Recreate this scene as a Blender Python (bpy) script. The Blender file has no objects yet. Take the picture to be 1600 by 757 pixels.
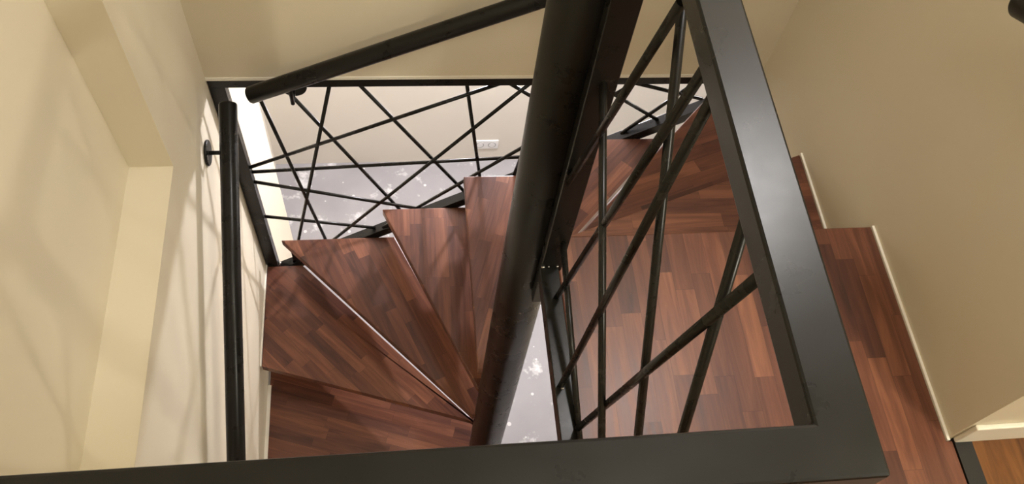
import bpy, bmesh, math
from mathutils import Vector, Matrix

S = bpy.context.scene
COL = S.collection

# ---------------------------------------------------------------- camera
PITCH, ROLL, YAW = math.radians(59.3014), math.radians(10.68317), math.radians(14.50939)
H = 1.6
cp, sp = math.cos(PITCH), math.sin(PITCH)
fwd = Vector((math.sin(YAW)*cp, math.cos(YAW)*cp, -sp))
r0 = Vector((math.cos(YAW), -math.sin(YAW), 0))
u0 = r0.cross(fwd)
r1 = math.cos(ROLL)*r0 + math.sin(ROLL)*u0
u1 = -math.sin(ROLL)*r0 + math.cos(ROLL)*u0
cam_d = bpy.data.cameras.new('camera')
cam_d.sensor_width = 36
cam_d.lens = 1322.26/1600*36
cam_d.clip_start = 0.02
cam = bpy.data.objects.new('camera', cam_d)
m = Matrix((r1, u1, -fwd)).transposed().to_4x4()
m.translation = (0, 0, H)
cam.matrix_world = m
COL.objects.link(cam)
S.camera = cam

# ---------------------------------------------------------------- world, lights, exposure
S.view_settings.view_transform = 'Standard'
S.view_settings.look = 'None'
S.view_settings.gamma = 1
S.view_settings.use_curve_mapping = False
S.view_settings.exposure = 0.0
W = bpy.data.worlds.new('world'); S.world = W; W.use_nodes = True
W.node_tree.nodes['Background'].inputs[0].default_value = (0.9, 0.8, 0.65, 1)
W.node_tree.nodes['Background'].inputs[1].default_value = 0.05

def lamp(name, loc, power, colour, size, target=None):
    d = bpy.data.lights.new(name, 'AREA' if target else 'POINT')
    d.energy = power; d.color = colour
    if target:
        d.shape = 'DISK'; d.size = size
    else:
        d.shadow_soft_size = size
    o = bpy.data.objects.new(name, d); o.location = loc
    if target:
        o.rotation_euler = (Vector(target)-Vector(loc)).to_track_quat('-Z', 'Y').to_euler()
    COL.objects.link(o)
    return o

WARM = (1.0, 0.96, 0.83)
lamp('hall_lamp', (2.35, -1.15, 2.35), 100, WARM, 0.04)
lamp('hall_lamp', (1.40, -0.10, 2.45), 36, WARM, 0.03)
lamp('overhead_lamp', (0.42, 0.15, 2.5), 14, WARM, 0.07)
lamp('corner_lamp', (0.96, 1.28, 2.42), 20, (1.0, 0.97, 0.97), 0.26, (0.7, 0.9, 0.0))
lamp('lower_room_lamp', (0.55, 2.6, -0.5), 98, (1.0, 0.98, 1.10), 0.03)
lamp('lower_room_lamp', (2.4, 2.7, -0.9), 22, (1.0, 0.98, 0.97), 0.10)

# ---------------------------------------------------------------- materials
def new_mat(name, rough=0.6, metal=0.0):
    mt = bpy.data.materials.new(name); mt.use_nodes = True
    nt = mt.node_tree; b = nt.nodes['Principled BSDF']
    b.inputs['Roughness'].default_value = rough
    b.inputs['Metallic'].default_value = metal
    return mt, nt, b

def N(nt, t, **kw):
    n = nt.nodes.new(t)
    for k, v in kw.items(): setattr(n, k, v)
    return n

def mth(nt, op, a, b=None):
    n = nt.nodes.new('ShaderNodeMath'); n.operation = op
    for i, v in enumerate((a, b)):
        if v is None: continue
        if isinstance(v, (int, float)): n.inputs[i].default_value = v
        else: nt.links.new(v, n.inputs[i])
    return n.outputs[0]

def ramp(nt, fac, stops, interp='LINEAR'):
    n = nt.nodes.new('ShaderNodeValToRGB'); n.color_ramp.interpolation = interp
    el = n.color_ramp.elements
    while len(el) < len(stops): el.new(0.5)
    for e, (p, c) in zip(el, stops):
        e.position = p; e.color = (*c, 1)
    nt.links.new(fac, n.inputs[0])
    return n.outputs[0]

def paint(name, colour, rough=0.55, bump=0.05):
    mt, nt, b = new_mat(name, rough)
    tc = N(nt, 'ShaderNodeTexCoord')
    n1 = N(nt, 'ShaderNodeTexNoise'); n1.inputs['Scale'].default_value = 1.3; n1.inputs['Detail'].default_value = 3
    nt.links.new(tc.outputs['Object'], n1.inputs['Vector'])
    c = ramp(nt, n1.outputs['Fac'], [(0.3, tuple(x*0.965 for x in colour)), (0.7, colour)])
    nt.links.new(c, b.inputs['Base Color'])
    n2 = N(nt, 'ShaderNodeTexNoise'); n2.inputs['Scale'].default_value = 90; n2.inputs['Detail'].default_value = 4
    nt.links.new(tc.outputs['Object'], n2.inputs['Vector'])
    bp = N(nt, 'ShaderNodeBump'); bp.inputs['Strength'].default_value = bump; bp.inputs['Distance'].default_value = 0.002
    nt.links.new(n2.outputs['Fac'], bp.inputs['Height']); nt.links.new(bp.outputs[0], b.inputs['Normal'])
    return mt

def staves(name, stops, w, L, rough=(0.3, 0.42), grain=0.5, seam=0.35, along='X'):
    """finger jointed solid wood: staves run along local X, w wide, L long"""
    mt, nt, b = new_mat(name)
    tc = N(nt, 'ShaderNodeTexCoord'); sx = N(nt, 'ShaderNodeSeparateXYZ')
    nt.links.new(tc.outputs['Object'], sx.inputs[0])
    oi = N(nt, 'ShaderNodeObjectInfo')
    b.inputs['Specular IOR Level'].default_value = 0.40
    ax_u, ax_v = ('X', 'Y') if along == 'X' else ('Y', 'X')
    seed = mth(nt, 'MULTIPLY', oi.outputs['Random'], 91.7)
    v = mth(nt, 'DIVIDE', sx.outputs[ax_v], w)
    row = mth(nt, 'FLOOR', mth(nt, 'ADD', v, 100.0))
    rn = N(nt, 'ShaderNodeTexWhiteNoise', noise_dimensions='2D')
    cx = N(nt, 'ShaderNodeCombineXYZ'); nt.links.new(row, cx.inputs[0]); nt.links.new(seed, cx.inputs[1])
    nt.links.new(cx.outputs[0], rn.inputs['Vector'])
    u = mth(nt, 'ADD', mth(nt, 'DIVIDE', sx.outputs[ax_u], L), mth(nt, 'MULTIPLY', rn.outputs['Value'], 7.0))
    u = mth(nt, 'ADD', u, 100.0)
    colm = mth(nt, 'FLOOR', u)
    cell = N(nt, 'ShaderNodeCombineXYZ')
    nt.links.new(row, cell.inputs[0]); nt.links.new(colm, cell.inputs[1]); nt.links.new(seed, cell.inputs[2])
    wn = N(nt, 'ShaderNodeTexWhiteNoise', noise_dimensions='3D'); nt.links.new(cell.outputs[0], wn.inputs['Vector'])
    # grain, shifted per stave
    sc = N(nt, 'ShaderNodeVectorMath', operation='MULTIPLY'); sc.inputs[1].default_value = (2.2, 26, 26) if along == 'X' else (26, 2.2, 26)
    nt.links.new(tc.outputs['Object'], sc.inputs[0])
    ad = N(nt, 'ShaderNodeVectorMath', operation='ADD'); nt.links.new(sc.outputs[0], ad.inputs[0])
    sh = N(nt, 'ShaderNodeVectorMath', operation='SCALE'); nt.links.new(wn.outputs['Color'], sh.inputs[0]); sh.inputs['Scale'].default_value = 40
    nt.links.new(sh.outputs[0], ad.inputs[1])
    g = N(nt, 'ShaderNodeTexNoise'); g.inputs['Scale'].default_value = 1.6; g.inputs['Detail'].default_value = 6
    g.inputs['Roughness'].default_value = 0.6; g.inputs['Distortion'].default_value = 0.7
    nt.links.new(ad.outputs[0], g.inputs['Vector'])
    f = mth(nt, 'ADD', mth(nt, 'MULTIPLY', wn.outputs['Value'], 1-grain), mth(nt, 'MULTIPLY', mth(nt, 'SUBTRACT', mth(nt, 'MULTIPLY', g.outputs['Fac'], 2.0), 0.5), grain))
    c = ramp(nt, f, stops)
    # thin joint lines between staves
    fv = mth(nt, 'FRACT', mth(nt, 'ADD', v, 100.0)); fu = mth(nt, 'FRACT', u)
    ev = mth(nt, 'MINIMUM', fv, mth(nt, 'SUBTRACT', 1.0, fv)); eu = mth(nt, 'MINIMUM', fu, mth(nt, 'SUBTRACT', 1.0, fu))
    line = mth(nt, 'MAXIMUM', mth(nt, 'LESS_THAN', ev, 0.0006/w), mth(nt, 'LESS_THAN', eu, 0.0006/L))
    mx = N(nt, 'ShaderNodeMix', data_type='RGBA')
    nt.links.new(mth(nt, 'MULTIPLY', line, seam), mx.inputs['Factor'])
    nt.links.new(c, mx.inputs['A']); mx.inputs['B'].default_value = (*[x*0.4 for x in stops[0][1]], 1)
    nt.links.new(mx.outputs['Result'], b.inputs['Base Color'])
    ro = mth(nt, 'ADD', mth(nt, 'MULTIPLY', g.outputs['Fac'], rough[1]-rough[0]), rough[0])
    nt.links.new(ro, b.inputs['Roughness'])
    bp = N(nt, 'ShaderNodeBump'); bp.inputs['Strength'].default_value = 0.15; bp.inputs['Distance'].default_value = 0.001
    nt.links.new(g.outputs['Fac'], bp.inputs['Height']); nt.links.new(bp.outputs[0], b.inputs['Normal'])
    return mt

def steel(name, base, rough=(0.28, 0.48), metal=0.6):
    mt, nt, b = new_mat(name, metal=metal)
    b.inputs['Specular IOR Level'].default_value = 0.22
    tc = N(nt, 'ShaderNodeTexCoord')
    n = N(nt, 'ShaderNodeTexNoise'); n.inputs['Scale'].default_value = 14; n.inputs['Detail'].default_value = 5; n.inputs['Roughness'].default_value = 0.6
    nt.links.new(tc.outputs['Object'], n.inputs['Vector'])
    c = ramp(nt, n.outputs['Fac'], [(0.3, base), (0.75, tuple(x*1.25 for x in base))])
    nt.links.new(c, b.inputs['Base Color'])
    ro = mth(nt, 'ADD', mth(nt, 'MULTIPLY', n.outputs['Fac'], rough[1]-rough[0]), rough[0])
    nt.links.new(ro, b.inputs['Roughness'])
    return mt

M_WALL = paint('cream_wall_paint', (0.70, 0.63, 0.485))
M_LOW = paint('pale_wall_paint', (0.76, 0.71, 0.615))
M_CEIL = paint('ceiling_paint', (0.80, 0.77, 0.70))
M_TRIM = paint('white_trim_paint', (0.82, 0.78, 0.68), 0.35)
M_PLASTIC = paint('white_plastic', (0.85, 0.84, 0.82), 0.3, 0.0)
M_HOLE = paint('socket_shadow_plastic', (0.45, 0.44, 0.43), 0.4, 0.0)
M_STRIP = paint('black_floor_strip', (0.007, 0.006, 0.005), 0.6)
M_STEEL = steel('blackened_steel', (0.0075, 0.007, 0.006), (0.20, 0.38), 0.0)
M_ROD = steel('blackened_steel_rod', (0.009, 0.008, 0.0065), (0.2, 0.34), 0.0)
M_WELD = steel('bright_weld', (0.35, 0.34, 0.33), (0.2, 0.3), 0.9)
M_WOOD = staves('dark_red_staved_wood', [(0.12, (0.046, 0.018, 0.012)), (0.38, (0.088, 0.031, 0.018)), (0.62, (0.138, 0.050, 0.027)), (0.9, (0.235, 0.094, 0.047))], 0.043, 0.24, grain=0.55)
M_OAK = staves('orange_brown_floor_wood', [(0.15, (0.055, 0.018, 0.005)), (0.5, (0.13, 0.048, 0.011)), (0.85, (0.21, 0.085, 0.022))], 0.16, 1.2, (0.3, 0.4), 0.8, along='Y')

def concrete():
    mt, nt, b = new_mat('paint_spotted_concrete', 0.5)
    tc = N(nt, 'ShaderNodeTexCoord')
    n1 = N(nt, 'ShaderNodeTexNoise'); n1.inputs['Scale'].default_value = 2.2; n1.inputs['Detail'].default_value = 7
    nt.links.new(tc.outputs['Object'], n1.inputs['Vector'])
    base = ramp(nt, n1.outputs['Fac'], [(0.3, (0.27, 0.262, 0.268)), (0.7, (0.37, 0.358, 0.364))])
    n2 = N(nt, 'ShaderNodeTexNoise'); n2.inputs['Scale'].default_value = 5.5; n2.inputs['Detail'].default_value = 9; n2.inputs['Roughness'].default_value = 0.68
    nt.links.new(tc.outputs['Object'], n2.inputs['Vector'])
    blot = ramp(nt, n2.outputs['Fac'], [(0.56, (0, 0, 0)), (0.64, (0.8, 0.8, 0.8))])
    v = N(nt, 'ShaderNodeTexVoronoi'); v.inputs['Scale'].default_value = 13; v.inputs['Randomness'].default_value = 1
    nt.links.new(tc.outputs['Object'], v.inputs['Vector'])
    th = mth(nt, 'MULTIPLY', v.outputs['Color'], 0.16)
    sp_ = mth(nt, 'LESS_THAN', v.outputs['Distance'], th)
    fac = mth(nt, 'MAXIMUM', blot, mth(nt, 'MULTIPLY', sp_, 0.8))
    mx = N(nt, 'ShaderNodeMix', data_type='RGBA'); nt.links.new(fac, mx.inputs['Factor'])
    nt.links.new(base, mx.inputs['A']); mx.inputs['B'].default_value = (0.72, 0.71, 0.71, 1)
    nt.links.new(mx.outputs['Result'], b.inputs['Base Color'])
    return mt
M_CONC = concrete()

# ---------------------------------------------------------------- helpers
def add_box(bm, x0, x1, y0, y1, z0, z1):
    vs = [bm.verts.new((x, y, z)) for x in (x0, x1) for y in (y0, y1) for z in (z0, z1)]
    for f in ((0,1,3,2), (4,6,7,5), (0,4,5,1), (2,3,7,6), (0,2,6,4), (1,5,7,3)):
        bm.faces.new([vs[i] for i in f])

def add_prism(bm, pts, z0, z1):
    a = [bm.verts.new((x, y, z0)) for x, y in pts]; b = [bm.verts.new((x, y, z1)) for x, y in pts]
    n = len(pts)
    bm.faces.new(list(reversed(a))); bm.faces.new(b)
    for i in range(n): bm.faces.new((a[i], a[(i+1) % n], b[(i+1) % n], b[i]))

def add_tube(bm, p, q, r, seg=16, cap=0.0):
    p, q = Vector(p), Vector(q); d = (q-p).normalized()
    a = d.orthogonal().normalized(); b = d.cross(a)
    L = (q-p).length
    prof = [(0, r), (L, r)] if not cap else [(0, r-cap), (cap*0.35, r-cap*0.35), (cap, r), (L-cap, r), (L-cap*0.35, r-cap*0.35), (L, r-cap)]
    rings = []
    for t, rr in prof:
        c = p+d*t
        rings.append([bm.verts.new(c+(a*math.cos(2*math.pi*i/seg)+b*math.sin(2*math.pi*i/seg))*rr) for i in range(seg)])
    for r_a, r_b in zip(rings, rings[1:]):
        for i in range(seg):
            f = bm.faces.new((r_a[i], r_a[(i+1) % seg], r_b[(i+1) % seg], r_b[i])); f.smooth = True
    bm.faces.new(list(reversed(rings[0]))); bm.faces.new(rings[-1])

def add_bar(bm, p, q, side, w, h):
    """rectangular bar; p..q is the centre line, side its width direction"""
    p, q = Vector(p), Vector(q); d = (q-p).normalized(); s = Vector(side).normalized(); n = d.cross(s).normalized()
    vs = [bm.verts.new(c+s*a*w/2+n*b*h/2) for c in (p, q) for a, b in ((-1,-1), (1,-1), (1,1), (-1,1))]
    for f in ((0,1,2,3), (7,6,5,4), (0,4,5,1), (1,5,6,2), (2,6,7,3), (3,7,4,0)):
        bm.faces.new([vs[i] for i in f])

def obj(name, bm, mat, parent=None, bevel=0.0, kind=None):
    bmesh.ops.recalc_face_normals(bm, faces=bm.faces)
    me = bpy.data.meshes.new(name); bm.to_mesh(me); bm.free(); me.materials.append(mat)
    o = bpy.data.objects.new(name, me); COL.objects.link(o)
    if parent: o.parent = parent
    if bevel:
        md = o.modifiers.new('bevel', 'BEVEL'); md.width = bevel; md.segments = 2; md.limit_method = 'ANGLE'
        md.harden_normals = False
    if kind: o['kind'] = kind
    return o

def structure(name, boxes, mat, bevel=0.0):
    bm = bmesh.new()
    for b in boxes: add_box(bm, *b)
    return obj(name, bm, mat, bevel=bevel, kind='structure')

def thing(name, label, cat, loc, group=None):
    o = bpy.data.objects.new(name, None); COL.objects.link(o); o.location = loc
    o.empty_display_size = 0.1
    o['label'] = label; o['category'] = cat
    if group: o['group'] = group
    return o

def part(name, bm, mat, parent, bevel=0.0, root=None):
    """geometry is given in world coordinates; store it relative to the thing's base"""
    base = (root or parent).location
    bmesh.ops.translate(bm, verts=bm.verts, vec=-base)
    return obj(name, bm, mat, parent, bevel)

# ---------------------------------------------------------------- setting
ZF = -2.73      # lower floor
XL, XN, XR = -0.53, -0.63, 1.09
YB, YL = 1.635, 3.09
RISE = 0.195
TOP = 2.6
structure('wall_left', [(-0.95, XL, -0.05, 2.15, ZF, -0.1), (-0.95, XL, 1.213, YB+0.2, -0.1, TOP), (-0.95, XN, -3.2, 1.213, -0.1, TOP)], M_WALL)
structure('wall_back', [(XL, 1.09, YB, 1.84, -0.275, TOP)], M_WALL)
structure('wall_right', [(XR, 4.2, 0.425, 2.15, -0.25, TOP), (XR, 1.3, 0.0, 1.75, ZF, -0.25)], M_WALL)
structure('wall_front', [(XN, 4.2, -3.2, -3.0, 0, TOP)], M_WALL)
structure('wall_side', [(4.0, 4.2, -3.0, 0.425, 0, TOP)], M_WALL)
structure('wall_shaft', [(XL, XR, -0.05, 0.12, ZF, -0.26)], M_WALL)
structure('wall_back.001', [(-0.95, 3.2, YL, YL+0.2, ZF, -0.28)], M_LOW)
structure('wall_left.001', [(-0.95, -0.75, 2.15, YL, ZF, -0.28)], M_LOW)
structure('wall_right.001', [(3.0, 3.2, 2.15, YL, ZF, -0.28)], M_LOW)
structure('ceiling', [(-0.95, 4.2, -3.2, 2.15, TOP, TOP+0.1)], M_CEIL)
structure('ceiling.001', [(-0.95, 3.2, 1.84, YL+0.2, -0.278, -0.2)], M_CEIL)
structure('floor', [(XN, 4.2, -3.2, 0.12, -0.26, 0.0), (1.137, 4.2, 0.12, 0.425, -0.25, 0.0)], M_OAK)
structure('floor.001', [(-0.95, 3.2, -0.05, YL+0.2, ZF-0.1, ZF)], M_CONC)
structure('trim_1', [(1.099, 1.137, 0.12, 0.425, -0.25, 0.001)], M_STRIP)
structure('baseboard_right', [(1.098, 4.0, 0.414, 0.425, 0.0015, 0.085)], M_TRIM, 0.003)
structure('trim_2', [(XL, XR, YB-0.003, YB+0.004, -0.283, -0.272)], M_TRIM)
structure('trim_3', [(1.084, XR, 0.42, 0.93, -0.01, 0.004)], M_TRIM)
structure('trim_4', [(1.084, XR, 0.93, 1.28, -0.2, -0.19)], M_TRIM)
structure('trim_5', [(XL, XL+0.005, 1.215, 1.635, -1.375, -1.36)], M_TRIM)
structure('trim_6', [(XL, XL+0.012, 0.87, 1.215, -1.57, -1.555)], M_TRIM)

# ---------------------------------------------------------------- spiral staircase
PX, PY, PR = 0.283, 0.928, 0.058
stair = thing('spiral_staircase', 'dark reddish wood winder treads turning around a thick black steel pole', 'staircase', (PX, PY, ZF))
bm = bmesh.new(); add_tube(bm, (PX, PY, ZF), (PX, PY, TOP), PR, 64)
part('centre_pole', bm, M_STEEL, stair)

# landing: staves run away from the camera, so the mesh is turned a quarter
def wood_slab(name, pts, z, th, ang, parent):
    """pts in world XY; the mesh frame's X axis is turned to ANG so that the staves follow the nosing"""
    o0 = Vector((PX, PY))
    c, s = math.cos(-ang), math.sin(-ang)
    loc = [((x-o0.x)*c-(y-o0.y)*s, (x-o0.x)*s+(y-o0.y)*c) for x, y in pts]
    bm = bmesh.new(); add_prism(bm, loc, -th, 0)
    o = obj(name, bm, M_WOOD, parent, 0.0035)
    o.location = (0, 0, z-ZF); o.rotation_euler = (0, 0, ang)
    return o
TH = 0.034
wood_slab('landing', [(0.333, 0.13), (1.084, 0.13), (1.097, 0.13), (1.097, 0.42), (1.084, 0.42), (1.084, 0.93), (0.333, 0.93)], 0, 0.04, math.pi/2, stair)

X1, X0, Y1, Y0 = 1.084, XL+0.006, 1.632, 0.13
nose = {0: (0.330, 0.930, 1.084, 0.930), 1: (0.335, 1.018, 1.084, 1.279), 2: (0.33, 1.004, 0.947, 1.632), 3: (0.29, 0.95, 0.507, 1.632),
        4: (0.2105, 0.93, 0.2125, 1.632), 5: (0.222, 0.945, -0.069, 1.632), 6: (0.215, 0.918, -0.446, 1.632), 7: (0.235, 0.962, X0, 1.216),
        8: (0.23, 0.915, X0, 0.865)}
def tread(k, pts):
    a, b, c, d = nose[k-1]
    return wood_slab('tread', pts, -k*RISE, TH, math.atan2(d-b, c-a), stair)
tread(1, [(0.30, 0.91), (X1, 0.90), (X1, 1.279), (0.335, 1.018)])
tread(2, [(0.30, 0.93), (0.40, 0.99), (X1, 1.24), (X1, 1.632), (0.947, 1.632), (0.33, 1.004)])
tread(3, [(0.29, 0.95), (0.33, 1.073), (0.528, 1.2785), (0.863, 1.632), (0.507, 1.632)])
tread(4, [(0.2105, 0.93), (0.30, 0.93), (0.545, 1.632), (0.2125, 1.632)])
tread(5, [(0.222, 0.945), (0.27, 0.93), (0.27, 1.632), (-0.069, 1.632)])
tread(6, [(0.215, 0.918), (0.28, 0.93), (-0.03, 1.632), (-0.446, 1.632)])
tread(7, [(0.235, 0.962), (0.243, 0.951), (-0.391, 1.629), (X0, 1.629), (X0, 1.216)])
tread(8, [(0.23, 0.915), (0.28, 0.94), (0.25, 1.04), (X0, 1.36), (X0, 0.865)])
tread_pts = {
    9: [(0.25, 0.90), (0.28, 0.99), (X0, 1.0), (X0, 0.545)],
    10: [(0.26, 0.89), (0.25, 0.97), (X0, 0.68), (X0, Y0), (-0.42, Y0)],
    11: [(0.27, 0.88), (0.21, 0.93), (X0, 0.24), (X0, Y0), (0.01, Y0)],
    12: [(0.29, 0.87), (0.21, 0.90), (-0.08, Y0), (0.31, Y0)],
    13: [(0.31, 0.88), (0.23, 0.88), (0.22, Y0), (0.64, Y0)]}
for k, pts in tread_pts.items():
    a = pts[0]; b = pts[-1]
    nose[k] = (a[0], a[1], b[0], b[1]); tread(k, pts)
# steel tab carrying the sixth tread at the outer rail
for (x, y, z) in ((-0.385, 1.615, -1.235), (-0.02, 1.615, -1.04), (0.25, 1.615, -0.845)):
    bm = bmesh.new(); add_box(bm, x-0.03, x+0.03, y-0.012, y+0.018, z-0.04, z+0.028)
    part('tread_bracket', bm, M_STEEL, stair, 0.002)

# ---------------------------------------------------------------- balustrade in the opening of the back wall
bal = thing('stair_balustrade', 'black steel balustrade with crisscross rods in the opening of the back wall', 'railing', (0.25, 1.652, -1.45))
FY = 1.6525
def zt(x): return -1.415+0.672*(x+0.504)
bm = bmesh.new(); add_box(bm, XL+0.002, 1.088, 1.635, 1.67, -0.317, -0.284)
part('top_rail', bm, M_STEEL, bal, 0.001)
bm = bmesh.new(); add_box(bm, XL+0.002, -0.485, 1.6352, 1.6698, -1.44, -0.317)
part('side_post', bm, M_STEEL, bal, 0.001)
bm = bmesh.new(); add_box(bm, 1.050, 1.088, 1.6352, 1.6698, -0.38, -0.317)
part('side_post', bm, M_STEEL, bal, 0.001)
bm = bmesh.new()
p, q = Vector((-0.505, FY, zt(-0.505)-0.021)), Vector((1.086, FY, zt(1.086)-0.021))
add_bar(bm, p, q, (0, 1, 0), 0.035, 0.035)
part('bottom_rail', bm, M_STEEL, bal, 0.001)
rods = [(-0.408, -0.312, -0.279, -1.264), (-0.342, -0.312, 0.014, -1.067), (-0.193, -0.312, -0.423, -1.361), (-0.124, -0.312, 0.228, -0.923),
        (-0.492, -0.726, 0.317, -0.312), (-0.492, -0.766, 0.559, -0.701), (-0.492, -0.803, 0.095, -1.013), (-0.492, -1.042, -0.102, -1.145),
        (-0.327, -1.296, 0.397, -0.312), (0.2, -0.312, 0.281, -0.887), (-0.071, -1.124, 0.721, -0.312), (0.305, -0.312, 0.674, -0.623),
        (0.386, -0.817, 0.451, -0.312), (0.559, -0.312, 0.831, -0.518), (0.678, -0.312, 0.945, -0.402), (0.726, -0.589, 0.927, -0.312)]
for i, (xa, za, xb, zb) in enumerate(rods):
    yy = FY + (-0.006, 0.006)[i % 2]
    bm = bmesh.new(); add_tube(bm, (xa, yy, za), (xb, yy, zb), 0.006, 12)
    part('rod', bm, M_ROD, bal)
bm = bmesh.new()
add_tube(bm, (-0.484, 1.64, -1.385), (-0.478, 1.652, -1.372), 0.007, 8, 0.003)
part('weld_bead', bm, M_WELD, bal)

# ---------------------------------------------------------------- corner guard round the well
guard = thing('corner_guard_rail', 'black steel guard rail with a broad flat top turning the corner beside the landing', 'railing', (0.33, 0.49, 0.0))
bm = bmesh.new()
xi, xo, yi, yo, ye = 0.305, 0.3545, 0.1775, 0.134, 0.845
add_prism(bm, [(XN, yo), (xo, yo), (xo, ye), (xi, ye), (xi, yi), (XN, yi)], 0.964, 1.0)
part('top_rail', bm, M_STEEL, guard, 0.003)
bm = bmesh.new(); add_box(bm, 0.290, 0.330, 0.134, 0.845, -0.025, 0.018)
part('bottom_rail', bm, M_STEEL, guard, 0.0015)
bm = bmesh.new(); add_box(bm, XL, 0.290, 0.134, 0.17, -0.0, 0.04)
part('bottom_rail', bm, M_STEEL, guard, 0.0015)
bm = bmesh.new(); add_box(bm, 0.293, 0.339, 0.845, 0.869, -0.155, TOP)
part('post', bm, M_STEEL, guard, 0.002)
bm = bmesh.new(); add_box(bm, 0.308, 0.345, 0.136, 0.172, 0.018, 0.964)
part('post', bm, M_STEEL, guard, 0.0015)
prods = [(0.303, 0.672, 0.950, 0.856, 0.31, 0.313), (0.332, 0.745, 0.962, 0.178, 0.172), (0.318, 0.571, 0.966, 0.773, 0.010), (0.303, 0.529, 0.966, 0.577, 0.014, 0.3145),
         (0.315, 0.850, 0.6135, 0.172, 0.07), (0.325, 0.880, 0.131, 0.440, 0.014), (0.332, 0.421, 0.966, 0.172, 0.29), (0.324, 0.331, 0.966, 0.487, 0.012)]
for x, ya, za, yb, zb, *xt in prods:      # two rods lean across the rail's thickness
    bm = bmesh.new(); add_tube(bm, (xt[0] if xt else x, ya, za), (x, yb, zb), 0.0065, 16)
    part('rod', bm, M_ROD, guard)
for i, (xa, za, xb, zb) in enumerate([(-0.50, 0.97, -0.22, 0.03), (-0.52, 0.35, 0.10, 0.97), (-0.40, 0.03, 0.31, 0.80), (-0.30, 0.97, 0.08, 0.03),
                                      (0.24, 0.97, -0.10, 0.03), (-0.52, 0.70, 0.31, 0.25)]):
    bm = bmesh.new(); add_tube(bm, (xa, 0.152+(-0.0065, 0.0065)[i % 2], za), (xb, 0.152+(-0.0065, 0.0065)[i % 2], zb), 0.0065, 16)
    part('rod', bm, M_ROD, guard)
for (x, y, z, r) in ((0.296, 0.8435, 0.02, 0.0035), (0.308, 0.8435, 0.021, 0.002), (0.327, 0.8435, 0.021, 0.0025), (0.305, 0.570, 0.0175, 0.003)):
    bm = bmesh.new(); add_tube(bm, (x-r, y, z), (x+r, y, z), r, 8, r*0.4)
    part('weld_bead', bm, M_WELD, guard)

# ---------------------------------------------------------------- wall handrails
def handrail(label, a, b, wall_axis, wall_at, brackets, drop=0.055):
    t = thing('wall_handrail', label, 'handrail', a, 'round black handrails fixed to the stairwell walls')
    bm = bmesh.new(); add_tube(bm, a, b, 0.0245, 48, 0.006)
    part('rail', bm, M_STEEL, t)
    A, B = Vector(a), Vector(b)
    for f in brackets:
        c = A.lerp(B, f)
        wall = c.copy(); wall[wall_axis] = wall_at; wall.z -= drop
        inw = Vector((0, 0, 0)); inw[wall_axis] = 1 if c[wall_axis] > wall_at else -1
        elbow = c.copy(); elbow.z -= drop
        bm = bmesh.new()
        add_tube(bm, wall, elbow+inw*0.004, 0.006, 12, 0.002)
        add_tube(bm, elbow, c-Vector((0, 0, 0.018)), 0.006, 12)
        br = part('bracket', bm, M_STEEL, t)
        bm = bmesh.new(); add_tube(bm, wall, wall+inw*0.008, 0.037, 40, 0.003)
        ro = part('rosette', bm, M_STEEL, br, root=t)
    return t
handrail('black round handrail running down the left wall on a round rosette bracket', (-0.46, 1.539, -0.264), (-0.46, 0.30, -0.903), 0, XL, (0.075, 0.85))
handrail('black round handrail climbing across the back wall above the balustrade', (-0.408, 1.572, -0.276), (0.93, 1.572, 0.353), 1, YB, (0.085, 0.9), 0.088)
handrail('black handrail end fixed to the right wall in the upper corner', (1.02, 0.952, 0.680), (1.02, 0.36, 0.96), 0, XR, (0.15, 0.85))

# ---------------------------------------------------------------- double socket in the lower room
sock = thing('wall_socket', 'white double power socket low on the wall of the room below', 'power socket', (0.522, YL, -2.56))
bm = bmesh.new(); add_box(bm, 0.446, 0.598, YL-0.009, YL, -2.60, -2.52)
part('plate', bm, M_PLASTIC, sock, 0.003)
for cx in (0.485, 0.559):
    bm = bmesh.new(); add_tube(bm, (cx, YL-0.011, -2.56), (cx, YL-0.006, -2.56), 0.025, 32)
    rim = part('socket_recess', bm, M_HOLE, sock)
    bm = bmesh.new(); add_tube(bm, (cx, YL-0.0125, -2.56), (cx, YL-0.008, -2.56), 0.019, 32)
    part('socket_face', bm, M_PLASTIC, rim, root=sock)
